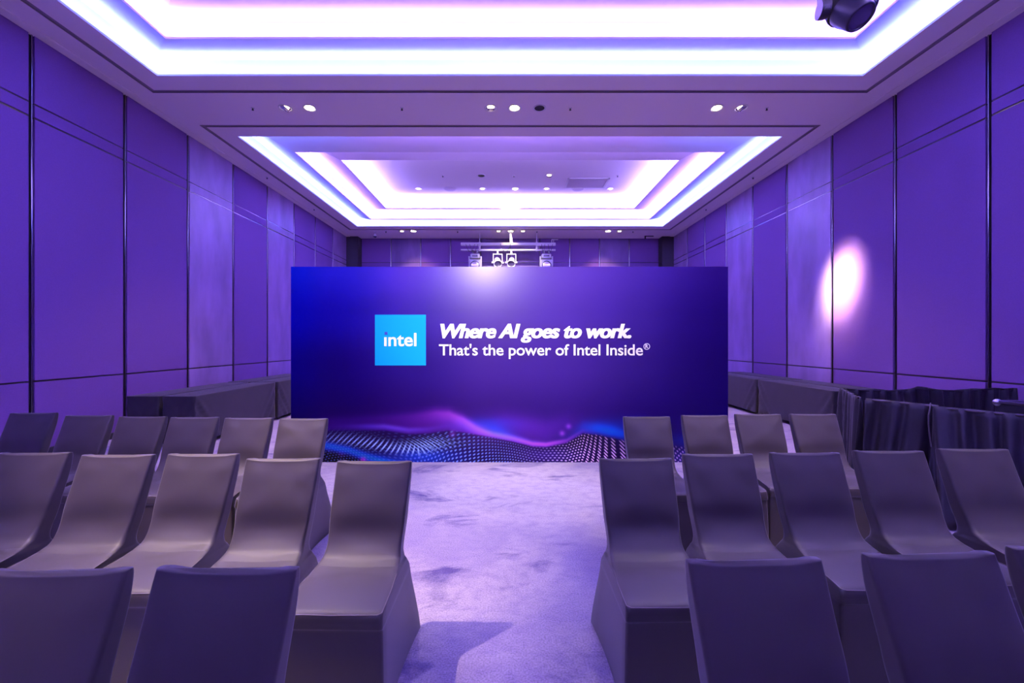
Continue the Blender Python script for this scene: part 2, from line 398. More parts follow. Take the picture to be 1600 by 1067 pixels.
def moving_head(p, lb):
    o = thing('moving_head', lb, 'stage light', (bx_(p), BY, zb-.19), 0, 'box shaped stage lights on the light bar')
    a = MB(); a.box(-.17, .17, -.12, .12, -.30, -.14); a.build('base', M['lampwhite'], o, bevel=.03)
    a = MB(); a.box(-.10, .10, -.125, -.12, -.245, -.19); a.build('display', M['lampblack'], o)
    for q in (-.12, .05):
        a = MB(); a.box(q, q+.07, -.03, .03, -.15, .03); a.build('clamp', M['lampblack'], o, bevel=.006)
    a = MB(); a.box(-.23, .23, -.15, .15, -.80, -.34); a.build('head', M['lampwhite'], o, bevel=.06)
    for s in (-1, 1):
        a = MB(); a.box(s*.215-.025, s*.215+.025, -.07, .07, -.65, -.22); a.build('yoke_arm', M['lampwhite'], o, bevel=.01)
    m_ = Matrix.Translation((0, -.15, -.57))@Matrix.Rotation(R(90), 4, 'X')
    a = MB(); a.lathe([(.165, .0), (.165, .03), (.145, .035), (.14, .015)], axis=m_); a.build('lens_ring', M['lampblack'], o)
    a = MB(); a.lathe([(.142, .018), (.10, .028), (.035, .034), (.0001, .035)], axis=m_); a.build('lens', M['silver'], o)
moving_head(742.5, 'boxy white stage light at the left end of the light bar'); moving_head(853.5, 'boxy white stage light at the right end of the light bar')
def par_can(p, rz, lb):
    o = thing('spotlight', lb, 'stage light', (bx_(p), BY, zb-.19), rz, 'round stage spotlights on the light bar')
    a = MB(); a.box(-.03, .03, -.03, .03, -.12, .03); a.build('clamp', M['lampwhite'], o, bevel=.005)
    a = MB(); a.box(-.17, .17, -.02, .02, -.15, -.12); a.box(-.175, -.15, -.02, .02, -.46, -.12); a.box(.15, .175, -.02, .02, -.46, -.12); a.build('yoke', M['lampwhite'], o)
    m_ = Matrix.Translation((0, 0, -.44))@Matrix.Rotation(R(90+38), 4, 'X')
    a = MB(); a.lathe([(.0001, -.28), (.08, -.27), (.11, -.2), (.12, -.05), (.145, .04), (.15, .12), (.135, .125), (.125, .06)], axis=m_); a.build('can', M['lampwhite'], o)
    a = MB(); a.lathe([(.13, .05), (.08, .075), (.0001, .085)], axis=m_); a.build('lens', M['glass'], o)
    for s in (-1, 1):
        a = MB(); a.cyl((s*.17, 0, -.44), (s*.22, 0, -.44), .035, n=12); a.build('tilt_knob', M['lampwhite'], o)
par_can(777.5, .15, 'round white spotlight hanging left of the bar centre'); par_can(799, -.1, 'round white spotlight hanging right under the bar centre')
# ------------------------------------------------------------------ moving head hung at the top right, close to the camera
D0 = 3.6
mh = thing('hanging_stage_light', 'dark moving head stage light hanging from the ceiling, top right', 'stage light', (px(1322, 10, D0), D0, EYE+524/F_PX*D0))
mh.rotation_euler = (0, 0, R(-12)); mh.scale = (.84, .84, .84)
mz = mh.location.z
a = MB(); a.cyl((0, 0, .48), (0, 0, (ZT-mz)/.84), .025, n=12); a.cyl((0, 0, (ZT-mz)/.84-.02), (0, 0, (ZT-mz)/.84), .08); a.build('hanging_pole', M['lampblack'], mh)
a = MB(); a.box(-.2, .2, -.15, .15, .32, .48); a.build('base', M['lampblack'], mh, bevel=.03)
for s in (-1, 1):
    a = MB(); a.box(s*.20-.035, s*.20+.035, -.08, .08, -.06, .33); a.cyl((s*.165, 0, 0), (s*.25, 0, 0), .085); a.build('yoke_arm', M['lampblack'], mh, bevel=.015)
tiltm = Matrix.Rotation(R(-20), 4, 'Y')@Matrix.Rotation(R(-26), 4, 'X')
a = MB(); a.lathe([(.0001, .24), (.10, .235), (.145, .19), (.165, .10), (.172, 0), (.165, -.09), (.145, -.17), (.135, -.235), (.13, -.25), (.115, -.255), (.11, -.235)], axis=tiltm); a.build('head', M['lampblack'], mh)
a = MB(); a.lathe([(.112, -.238), (.07, -.246), (.0001, -.25)], axis=tiltm); a.build('lens', M['glass'], mh)
a = MB(); a.lathe([(.170, .02), (.180, .015), (.180, -.02), (.168, -.03)], axis=tiltm); a.build('head_band', M['rubber'], mh)
# ------------------------------------------------------------------ chairs
def rr(w, P, Q, r, n=4, pin=0):
    """rounded rectangle ring: half width w, front point P and back point Q given as (y,z)"""
    P = Vector((0, *P)); Q = Vector((0, *Q)); d = Q-P; L = d.length; d.normalize(); r = min(r, L*.48, w*.48)
    pts = []
    seq = [(-w, 0, 180), (w, 0, 270), (w, L, 0), (-w, L, 90)]
    ex = 14
    def arc(cx, cd, a0):
        for i in range(n+1):
            a = R(a0+90*i/n); pts.append((cx+math.cos(a)*r, cd+math.sin(a)*r))
    arc(-w+r, r, 180)
    for i in range(1, ex): pts.append((-w+r+(2*w-2*r)*i/ex, 0))
    arc(w-r, r, 270)
    for i in range(1, 8): pts.append((w, r+(L-2*r)*i/8))
    arc(w-r, L-r, 0)
    for i in range(1, ex): pts.append((w-r-(2*w-2*r)*i/ex, L))
    arc(-w+r, L-r, 90)
    for i in range(1, 8): pts.append((-w, L-r-(L-2*r)*i/8))
    return [(x, P.y+d.y*t, P.z+d.z*t) for x, t in pts]
def interp(tab, u):
    for (a, A), (b, B) in zip(tab[:-1], tab[1:]):
        if u <= b:
            t = (u-a)/(b-a); return tuple(p+(q-p)*t for p, q in zip(A, B))
    return tab[-1][1]
def smooth_tab(tab, n):
    """Catmull-Rom through the table rows"""
    V = [np.array(t) for t in tab]; out = []
    for i in range(len(V)-1):
        p0 = V[max(i-1, 0)]; p1 = V[i]; p2 = V[i+1]; p3 = V[min(i+2, len(V)-1)]
        for k in range(n):
            t = k/n; out.append(.5*((2*p1)+(-p0+p2)*t+(2*p0-5*p1+4*p2-p3)*t*t+(-p0+3*p1-3*p2+p3)*t**3))
    out.append(V[-1]); return out
# rows: front y, front z, back y, back z, half width, corner radius
SK = [(-.235, .012, .385, .0, .214, .012), (-.232, .10, .365, .09, .213, .012), (-.228, .25, .32, .22, .210, .012), (-.224, .36, .275, .33, .207, .012), (-.224, .392, .262, .37, .206, .012), (-.230, .404, .25, .39, .2075, .012), (-.229, .425, .243, .41, .207, .014)]
ST = [SK[-1], (-.227, .442, .235, .425, .206, .016), (-.215, .457, .228, .435, .205, .018), (-.18, .464, .222, .445, .204, .02), (-.08, .471, .216, .455, .203, .022), (.0, .477, .212, .462, .200, .022), (.055, .487, .208, .470, .195, .022)]
BK = [ST[-1], (.095, .505, .207, .485, .190, .022), (.120, .53, .210, .505, .184, .02), (.143, .57, .222, .55, .181, .016), (.170, .63, .242, .615, .181, .013), (.206, .72, .270, .71, .184, .012), (.246, .82, .300, .812, .187, .012), (.268, .872, .308, .869, .188, .011), (.2745, .889, .306, .887, .1875, .011)]
def wrinkle(x, y, z, seed=0):
    """spandex drape: pulled hollow above the crease, sagging top edge, small pulled corners"""
    u = x/.2
    yb = min(1, max(0, (y+.2)/.40)); hh = min(1, z/.44)*(1 if z < .47 else max(0, 1-(z-.47)/.16))
    if z < .66: x *= 1-.075*yb*hh
    back = 1 if z > .50 else 0
    if back:
        zz = (z-.50)/.39
        g = math.exp(-((zz-.24)/.15)**2)*min(1, zz/.12); gc = math.exp(-((abs(u)-.62)/.26)**2)*math.exp(-((zz-.84)/.12)**2)+.8*math.exp(-((abs(u)-.66)/.22)**2)*math.exp(-((zz-.44)/.12)**2)
        y += (.015*g*(1-u*u)-.006*gc)*(1 if y < .5*(z-.5)+.19 else 0)
        y -= .010*math.exp(-((zz-.55)/.25)**2)*(1-u*u)
        if zz > .8: z += .014*((zz-.8)/.2)*(abs(u)**5)-.004*((zz-.8)/.2)*(1-u*u)
    else:
        if z > .44: z += .010*(1-u*u)*math.exp(-((y+.08)/.12)**2)-.004*math.cos(u*3.1)*math.exp(-((y-.05)/.06)**2)
        if z < .40 and y > -.20 and abs(x) > .19:                # side cloth is drawn in between the feet
            t = (y-.07)/.31; x -= math.copysign(.018*(1-t*t)*(1-z/.42), x)*max(0, 1)
        if z < .10 and abs(u) < 1.0:
            z += .02*(1-(min(abs(x), .2)/.2)**2)*(1-z/.10) if (y < -.2 or y > .34) else .025*(1-((y-.07)/.3)**2)*(1-z/.10)
    return (x, y, z)
def loft(rows, n, name, m, parent, cap_end=False):
    rows = smooth_tab(rows, n); v = []; f = []; K = None
    for r in rows:
        ring = rr(r[4], (r[0], r[1]), (r[2], r[3]), r[5]); K = len(ring); v += [wrinkle(*p) for p in ring]
    for k in range(len(rows)-1):
        for i in range(K): f.append((k*K+i, k*K+(i+1) % K, (k+1)*K+(i+1) % K, (k+1)*K+i))
    if cap_end:
        n0 = len(v)-K; c = np.mean(np.array(v[n0:]), axis=0); 
        top = [tuple(np.array(p)*.86+c*.14+np.array((0, .0, .0025))) for p in v[n0:]]
        v += top; 
        for i in range(K): f.append((n0+i, n0+(i+1) % K, n0+K+(i+1) % K, n0+K+i))
        f.append(tuple(range(n0+K, n0+2*K)))
    return mk(name, v, f, m, parent, smooth=True)
def make_chair():
    root = thing('banquet_chair', '', 'chair')
    loft(SK, 3, 'skirt', M['spandex'], root)
    st = loft(ST, 4, 'seat', M['spandex'], root)
    bk = loft(BK, 4, 'backrest', M['spandex'], root, cap_end=True)
    # seam along the seat edge and down the outside of the backrest
    a = MB(); P = []
    for y, z, w_ in [(.03, .474, -.199), (-.08, .466, -.2055), (-.18, .459, -.2085), (-.212, .452, -.207), (-.221, .449, -.190)]: P.append((w_*(.972 if y < 0 else .95), y, z+.004))
    P2 = [(-x, y, z) for x, y, z in P[::-1]]
    a.tube([Vector(p) for p in P+[(0, -.2235, .452)]+P2], .0028, 6); a.build('seam', M['seam'], st)
    for s in (-1, 1):
        for y in (-.215, .362):
            b = MB(); b.cyl((s*.19, y, .0), (s*.19, y, .05), .017, .014, n=12); b.build('foot', M['rubber'], root)
    return root
proto = make_chair(); used = [False]
OFF = .292                                  # from the chair's origin to the top of its back
def chair(x, dtop, label, group, rz=0.0):
    loc = (x, dtop-OFF, 0)
    if not used[0]:
        used[0] = True; proto.location = loc; proto.rotation_euler = (0, 0, rz); proto['label'] = label; proto['group'] = group; return proto
    return copy_tree(proto, loc, rz, label, group)
gA = 'covered chairs in the row nearest the camera'; gB = 'covered chairs in the middle row'; gC = 'covered chairs in the row nearest the backdrop'
G = 'grey covered chair, '
chair(-1.19, 1.104, G+'nearest row left of the aisle, cut off by the left picture edge', gA, R(1.5))
chair(-.758, 1.114, G+'nearest row, left side of the aisle, in deep violet shade', gA, R(-1))
chair(.685, 1.156, G+'nearest row, first one right of the aisle, in deep violet shade', gA, R(2))
chair(1.203, 1.19, G+'nearest row, second one right of the aisle', gA, R(2))
chair(1.66, 1.228, G+'nearest row, only its corner showing at the right picture edge', gA, R(1))
LB = ['outermost left, cut by the left picture edge', 'second from the left picture edge', 'third from the left, middle of the left block', 'second left of the aisle, with a warm light patch', 'first left of the aisle, seat and side in view']
for x, d, t, rz in zip((-2.573, -2.087, -1.65, -1.165, -.691), (2.266, 2.228, 2.245, 2.155, 2.109), LB, (2, 1, 0, 1, -1)):
    chair(x, d, G+'middle row, '+t, gB, R(rz))
LB = ['first right of the aisle, seat and side in view', 'second right of the aisle', 'third right of the aisle', 'fourth right of the aisle', 'outermost right, beside the black drape']
for x, d, t, rz in zip((.656, 1.117, 1.60, 2.085, 2.591), (2.155, 2.24, 2.266, 2.305, 2.346), LB, (1.5, .5, 0, -1, -2)):
    chair(x, d, G+'middle row, '+t, gB, R(rz))
LB = ['outermost left, dark against the wall', 'second from the left, dark in shade', 'third from the left, before the table corner', 'fourth from the left', 'second left of the aisle', 'first left of the aisle, overlapping the backdrop']
for x, d, t, rz in zip((-4.035, -3.444, -2.96, -2.515, -2.07, -1.623), (3.54, 3.418, 3.36, 3.332, 3.304, 3.277), LB, (2, 1, 0, 1, 0, 0)):
    chair(x, d, G+'farthest row, '+t, gC, R(rz))
LB = ['first right of the aisle, before the wave print', 'second right of the aisle, overlapping the backdrop edge', 'third right of the aisle', 'outermost right, before the black drape']
for x, d, t, rz in zip((1.10, 1.593, 2.06, 2.52), (3.36, 3.418, 3.478, 3.478), LB, (0, 0, -1, -1)):
    chair(x, d, G+'farthest row, '+t, gC, R(rz))
# ------------------------------------------------------------------ backdrop
BD = 5.19; BX0, BX1, BH = -2.735, 2.72, 2.44
bd = thing('stage_backdrop', 'wide violet printed backdrop wall with slogan, logo and dotted wave', 'backdrop', ((BX0+BX1)/2, BD, 0))
cxm = (BX0+BX1)/2; hw = (BX1-BX0)/2
a = MB(); a.box(-hw, hw, .004, .10, 0, BH); a.build('panel_body', M['print_edge'], bd, bevel=.003)
for s in (-1, 0, 1):
    a = MB(); x = s*hw*.8
    a.box(x-.03, x+.03, .10, .16, 0, BH-.1); a.box(x-.03, x+.03, .16, .95, 0, .05)
    a.cyl((x, .13, 1.6), (x, .92, .05), .02, n=10); a.build('rear_brace', M['skirt'], bd)
def print_colours(X, Z):
    """X in px of the photo from the left edge (0..677), Z in px up from the bottom (0..305); linear RGB"""
    u = X/677; v = Z/305
    cols_u = [0, .10, .28, .45, .60, .80, 1.0]
    rows_v = [0, .22, .48, .75, 1.0]
    tab = [[(24, 4, 100), (40, 10, 112), (46, 12, 116), (48, 14, 118), (46, 14, 120), (40, 14, 118), (30, 8, 105)],
           [(22, 2, 110), (36, 6, 112), (42, 10, 118), (52, 22, 132), (52, 24, 136), (44, 20, 132), (32, 10, 118)],
           [(18, 2, 148), (30, 6, 134), (44, 20, 142), (66, 36, 158), (66, 38, 160), (58, 34, 152), (36, 14, 124)],
           [(10, 8, 205), (28, 16, 190), (58, 34, 176), (82, 52, 182), (78, 50, 182), (68, 42, 172), (40, 16, 135)],
           [(14, 34, 242), (44, 40, 240), (82, 52, 220), (100, 66, 205), (94, 64, 205), (82, 54, 194), (52, 24, 150)]]
    T = np.array(tab, float)
    iu = np.clip(np.searchsorted(cols_u, u, side='right')-1, 0, 5); iv = np.clip(np.searchsorted(rows_v, v, side='right')-1, 0, 3)
    cu = np.array(cols_u); rv = np.array(rows_v)
    fu = (u-cu[iu])/(cu[iu+1]-cu[iu]); fv = (v-rv[iv])/(rv[iv+1]-rv[iv]); fu = fu*fu*(3-2*fu); fv = fv*fv*(3-2*fv)
    fu = fu[:, None]; fv = fv[:, None]
    C = (T[iv, iu]*(1-fu)+T[iv, iu+1]*fu)*(1-fv)+(T[iv+1, iu]*(1-fu)+T[iv+1, iu+1]*fu)*fv
    g = lambda x, c, s: np.exp(-((x-c)/s)**2)
    # soft veils above the dotted surface
    I = lambda xs, zs: np.interp(X, xs, zs)
    crest = I([0, 60, 145, 183, 211, 244, 267, 314, 342, 374, 395, 427, 452, 474, 516, 560, 620, 677], [44, 51, 51, 45, 46, 51, 48, 40, 34, 26, 25, 31, 46, 44, 35, 30, 24, 30])
    veil1 = I([0, 60, 130, 190, 225, 245, 267, 286, 314, 342, 374], [54, 62, 66, 70, 76, 75, 66, 54, 41, 34, 26])
    def veil(h, wu, wd, colr, amt, xs):
        d = Z-h; k = np.where(d > 0, np.exp(-(d/wu)**2), np.exp(-(d/wd)**2))*amt*xs
        return k[:, None]*np.array(colr, float)
    C = C+veil(veil1, 9, 30, (80, 28, 95), .75, (.40+.60*g(X, 250, 70))*np.clip((390-X)/60, 0, 1))
    C = C+veil(veil1, 5, 10, (70, 40, 60), .8, g(X, 285, 50))
    C = C+veil(I([0, 300, 330, 395, 430, 470, 677], [60, 60, 62, 50, 60, 55, 60]), 18, 26, (60, 20, 100), .55, g(X, 365, 75))
    C = C+veil(crest+5, 4, 5, (60, 60, 130), .75, np.clip(g(X, 155, 60)+g(X, 345, 40), 0, 1))
    C = C+veil(crest+3, 3, 5, (120, 50, 120), .9, g(X, 395, 45))
    C = C+veil(crest+8, 10, 8, (-25, 75, 160), .9, g(X, 495, 45)+.6*g(X, 640, 45)+.5*g(X, 320, 25))
    C = C+veil(I([0, 300, 677], [60, 60, 60]), 10, 12, (-20, 40, 110), .5, g(X, 300, 45)+.7*g(X, 505, 40))
    below = np.clip((crest-Z)/3, 0, 1); depth = np.clip((crest-Z)/np.maximum(crest, 1), 0, 1)
    k = (below*(.62+.3*g(X, 420, 80)))[:, None]; C = C*(1-k)+np.array((26, 6, 74.))*k
    # bright blue sweep, dark purple beneath it, rosy blurs
    bl = I([0, 55, 89, 117, 140, 175, 230], [30, 26, 19, 9, 2, -8, -22]); kb = np.exp(-((Z-bl)/6.5)**2)*np.clip((235-X)/60, 0, 1)
    C = C+np.array((-10, 100, 215.))*kb[:, None]
    C = C+(g(Z, 8, 13)*g(X, 200, 60))[:, None]*np.array((0, 60, 150.))
    C = C+(g(Z, 10, 14)*g(X, 400, 60))[:, None]*np.array((30, 20, 70.))
    C = C+(g(Z, 8, 15)*g(X, 640, 60))[:, None]*np.array((40, 60, 120.))
    un = np.clip((bl-7-Z)/6, 0, 1)*np.clip((200-X)/40, 0, 1); C = C*(1-un[:, None]*.55)
    for (x, z, s_, cc, am) in ((112, 4, 5, (200, 0, 90), .8), (78, 12, 5, (60, 10, 70), .6), (250, 44, 5, (110, 60, 130), .5), (430, 56, 4, (110, 50, 120), .6), (420, 45, 4, (130, 60, 120), .6)):
        C = C+np.array(cc, float)*(am*g(X, x, s_)*g(Z, z, s_))[:, None]
    C = np.clip(C, 0, 255)/255
    lin = lambda q: np.where(q <= .04045, q/12.92, ((q+.055)/1.055)**2.4)
    L = lin(C)*PRINT_GAIN
    # lattice of light dots following the folds of the sheet
    wv = 5.5*np.sin((X-30)/44)+3*np.sin(X/19+1)
    su = X+.55*Z*np.cos((X-120)/60.0)+wv; sv = (crest-Z)*(1.05+.25*np.sin(X/50))+.18*X*np.sin(X/170)
    pu = 5.6; pv = 4.9
    du = np.cos(2*np.pi*(su/pu+.5*np.floor(sv/pv))); dv = np.cos(2*np.pi*sv/pv+np.pi)
    dots = np.clip((du+dv-.55)*1.1, 0, 1)
    low = .25+.75*depth
    amp = np.clip(.25*g(X, 90, 60)+.75*g(X, 255, 70)+.45*g(X, 350, 60)+.8*g(X, 440, 40)+1.2*g(X, 500, 50)+1.3*g(X, 640, 60), 0, 1.3)
    t = np.clip((X-330)/130, 0, 1)[:, None]
    dcol = lin(np.array((120, 150, 245.))/255)[None, :]*(1-t)+lin(np.array((235, 190, 240.))/255)[None, :]*t
    L = L+dcol*(dots*below*low*amp*.95)[:, None]
    # long exposure like streaks along the fold at the left
    band = I([0, 55, 89, 126, 155, 201, 229, 260], [40, 37, 34, 28, 22, 17, 22, 30])
    slope = I([0, 120, 190, 215, 260], [.9, .9, .3, -1.1, -1.3])
    st = np.clip((np.cos(2*np.pi*(X-slope*(Z-band))/7.6)-.25)*1.5, 0, 1)*np.where(Z > band, np.exp(-((Z-band)/8)**2), np.exp(-((Z-band)/6)**2))*g(X, 140, 75)
    st2 = np.clip((np.cos(2*np.pi*(X+1.2*(Z-20)+.02*(Z-20)**2)/6.8)-.2)*1.5, 0, 1)*g(Z, I([150, 200, 240], [24, 26, 32]), 8)*g(X, 205, 28)
    L = L+lin(np.array((165, 200, 255.))/255)*((st*1.1+st2*.8))[:, None]
    return L
def make_print():
    nx = 1400
    xs = np.linspace(0, 677, nx+1); zs = np.concatenate([np.linspace(0, 84, 180)[:-1], np.linspace(84, 305, 46)])
    nz = len(zs)-1
    Xg, Zg = np.meshgrid(xs, zs); n = Xg.size
    V = np.zeros((n, 3)); V[:, 0] = -hw+Xg.ravel()/677*2*hw; V[:, 2] = Zg.ravel()/305*BH
    i = np.arange(nx)[None, :]+np.arange(nz)[:, None]*(nx+1); i = i.ravel()
    Fq = np.stack([i, i+1, i+nx+2, i+nx+1], 1)
    me = bpy.data.meshes.new('printed_fabric'); me.vertices.add(n); me.vertices.foreach_set('co', V.ravel())
    me.loops.add(Fq.size); me.loops.foreach_set('vertex_index', Fq.ravel().astype(np.int32))
    me.polygons.add(len(Fq)); me.polygons.foreach_set('loop_start', (np.arange(len(Fq))*4).astype(np.int32)); me.polygons.foreach_set('loop_total', np.full(len(Fq), 4, np.int32))
    me.update(calc_edges=True)
    ca = me.color_attributes.new('print', 'FLOAT_COLOR', 'POINT')
    C = np.ones((n, 4)); C[:, :3] = np.clip(print_colours(Xg.ravel(), Zg.ravel()), 0, .95); ca.data.foreach_set('color', C.ravel())
    m = bpy.data.materials.new('printed_fabric'); m.use_nodes = True; nt = m.node_tree; b = nt.nodes['Principled BSDF']
    at = nt.nodes.new('ShaderNodeAttribute'); at.attribute_name = 'print'; nt.links.new(at.outputs['Color'], b.inputs['Base Color'])
    b.inputs['Roughness'].default_value = .25; b.inputs['Specular IOR Level'].default_value = .16
    me.materials.append(m)
    o = bpy.data.objects.new('printed_fabric', me); col.objects.link(o); o.parent = bd; return o
PRINT_GAIN = np.array((.66, .62, .43))
make_print()
def bpx(x, y): return ((x-797)*1.004/F_PX*BD-cxm, EYE+(534-y)*1.0/F_PX*BD)
def text_mesh(name, s, x0, x1, ybase, cap, m, shear=0, off=0, z_out=.004, depth=.003, space=1.0, bold=0):
    """lettering between photo px x0..x1, baseline ybase, capital height cap px"""
    cu = bpy.data.curves.new(name, 'FONT'); cu.body = s; cu.shear = shear; cu.offset = off; cu.extrude = depth/2; cu.space_character = space; cu.resolution_u = 6
    to = bpy.data.objects.new(name+'_t', cu); col.objects.link(to); bpy.context.view_layer.update()
    me = bpy.data.meshes.new_from_object(to); bpy.data.objects.remove(to); bpy.data.curves.remove(cu)
    me.name = name
    if bold:                        # heavy face: the same outlines three times, side by side
        bm = bmesh.new()
        for k, q in enumerate((-1, 0, 1)):
            n_a = len(bm.verts); bm.from_mesh(me); bm.verts.ensure_lookup_table()
            for vv in bm.verts[n_a:]: vv.co.x += q*bold; vv.co.z += k*.0006
        bm.to_mesh(me); bm.free()
    n = len(me.vertices); co = np.zeros(n*3); me.vertices.foreach_get('co', co); co = co.reshape(-1, 3)
    a, zb_ = bpx(x0, ybase); b, _ = bpx(x1, ybase)
    sx = (b-a)/(co[:, 0].max()-co[:, 0].min()); sz = cap/F_PX*BD/.727
    out = np.stack([a+(co[:, 0]-co[:, 0].min())*sx, -z_out-co[:, 2], zb_+co[:, 1]*sz], 1)
    me.vertices.foreach_set('co', out.ravel()); me.materials.clear(); me.materials.append(m); me.update()
    o = bpy.data.objects.new(name, me); col.objects.link(o); o.parent = bd; return o
lg = thing('logo_tmp', None, None); bpy.data.objects.remove(lg)
x0, z1 = bpx(587, 491.5); x1, z0 = bpx(666, 570.5)
a = MB(); a.box(x0, x1, -.006, -.001, z0, z1); logo = a.build('logo_square', M['cyan'], bd)
t = text_mesh('logo_lettering', '\u0131ntel', 601.5, 651.5, 540, 21.0, M['white'], off=.017, z_out=.0095); t.parent = logo
a = MB(); p0 = bpx(602, 522.6); p1 = bpx(606.6, 518.2); a.box(p0[0], p1[0], -.012, -.006, p0[1], p1[1]); t = a.build('logo_dot', M['navy']); t.parent = logo
text_mesh('headline_lettering', 'Where AI goes to work.', 688.5, 985.5, 527.3, 22.4, M['white'], shear=.24, off=.022, depth=.006, z_out=.005, space=.955, bold=.025)
text_mesh('slogan_lettering', "That's the power of Intel Inside", 686.5, 1003.5, 554.6, 17.8, M['white'], off=.010, z_out=.004, space=.98)
cxr, czr = bpx(1009.5, 541)
m_ = Matrix.Translation((cxr, -.004, czr))@Matrix.Rotation(R(90), 4, 'X')
a = MB(); a.lathe([(.040, 0), (.040, .003), (.033, .003), (.033, 0)], axis=m_); a.build('registered_ring', M['white'], bd)
text_mesh('registered_letter', 'R', 1007.3, 1011.7, 543.4, 5.8, M['white'], off=.02)
# ------------------------------------------------------------------ cloth covered tables along the walls
def draped_table(x0, x1, y0, y1, label, seed, group, side):
    """fitted black cloth; slightly bowed sides, tension folds at the corners"""
    rnd = random.Random(seed); cx, cy = (x0+x1)/2, (y0+y1)/2; hx, hy = (x1-x0)/2-.004, (y1-y0)/2-.006; Ht = .735
    root = thing('draped_table', label, 'table', (cx, cy, 0), 0, group)
    per = []                       # perimeter points with outward normals
    def seg(p, q, n, nx_, ny_):
        for i in range(n): per.append((p[0]+(q[0]-p[0])*i/n, p[1]+(q[1]-p[1])*i/n, nx_, ny_))
    c = .012
    seg((-hx+c, -hy), (hx-c, -hy), 26, 0, -1); seg((hx, -hy+c), (hx, hy-c), 90, 1, 0); seg((hx-c, hy), (-hx+c, hy), 26, 0, 1); seg((-hx, hy-c), (-hx, -hy+c), 90, -1, 0)
    zs = [.055, .10, .17, .25, .33, .41, .49, .56, .62, .67, .705, .724, .733]
    v = []; K = len(per); ph = [rnd.uniform(0, 6) for _ in range(4)]
    for z in zs:
        dz = (Ht-z)/Ht
        for (x, y, nx_, ny_) in per:
            t = (y/hy) if nx_ else (x/hx); L = hy if nx_ else hx
            e = (1-abs(t))*L             # distance from the nearest corner
            fold = .020*math.sin((e-.55*dz)*34+ph[0])*math.exp(-((e-.34*dz)/.13)**2)*min(1, dz*3)
            bow = -.010*dz*(1-t*t)-.012*math.sin(math.pi*min(1, dz))*math.exp(-(e/.10)**2)
            wv = .003*math.sin(t*L*7+ph[1])*dz
            o_ = fold+bow+wv
            zz = z+(.018*(1-t*t) if z < .08 else (.009*(1-t*t)*(1-(z-.08)/.2) if z < .28 else 0))
            v.append((x+nx_*o_, y+ny_*o_, zz))
    f = [(k*K+i, k*K+(i+1) % K, (k+1)*K+(i+1) % K, (k+1)*K+i) for k in range(len(zs)-1) for i in range(K)]
    n0 = (len(zs)-1)*K
    ring = [(p[0]*.97, p[1]*.99, Ht+.001) for p in v[n0:]]; v += ring
    f += [(n0+i, n0+(i+1) % K, n0+K+(i+1) % K, n0+K+i) for i in range(K)]; f.append(tuple(range(n0+K, n0+2*K)))
    mk('tablecloth', v, f, M['cloth'], root, smooth=True)
    for sx in (-1, 1):
        for sy in (-1, 1):
            a = MB(); a.cyl((sx*(hx-.07), sy*(hy-.12), 0), (sx*(hx-.07), sy*(hy-.12), .70), .015, n=10); a.build('leg', M['lampblack'], root)
gl = 'black draped tables along the left wall'; gr_ = 'black draped tables along the right wall'
draped_table(-4.91, -4.44, 5.85, 7.90, 'black draped table by the left wall, near end, on the room side', 1, gl, -1)
draped_table(-5.42, -4.95, 5.85, 7.90, 'black draped table by the left wall, near end, against the wall', 2, gl, -1)
draped_table(-4.91, -4.44, 7.96, 10.05, 'black draped table behind the left edge of the backdrop', 3, gl, -1)
draped_table(-5.42, -4.95, 7.96, 10.05, 'far black draped table against the left wall', 4, gl, -1)
draped_table(5.02, 5.49, 6.46, 8.44, 'black draped table by the right wall, near end, on the room side', 5, gr_, 1)
draped_table(5.53, 6.00, 6.46, 8.44, 'black draped table by the right wall, near end, against the wall', 6, gr_, 1)
draped_table(5.02, 5.49, 8.50, 10.7, 'black draped table behind the right edge of the backdrop', 7, gr_, 1)
draped_table(5.53, 6.00, 8.50, 10.7, 'far black draped table against the right wall', 8, gr_, 1)
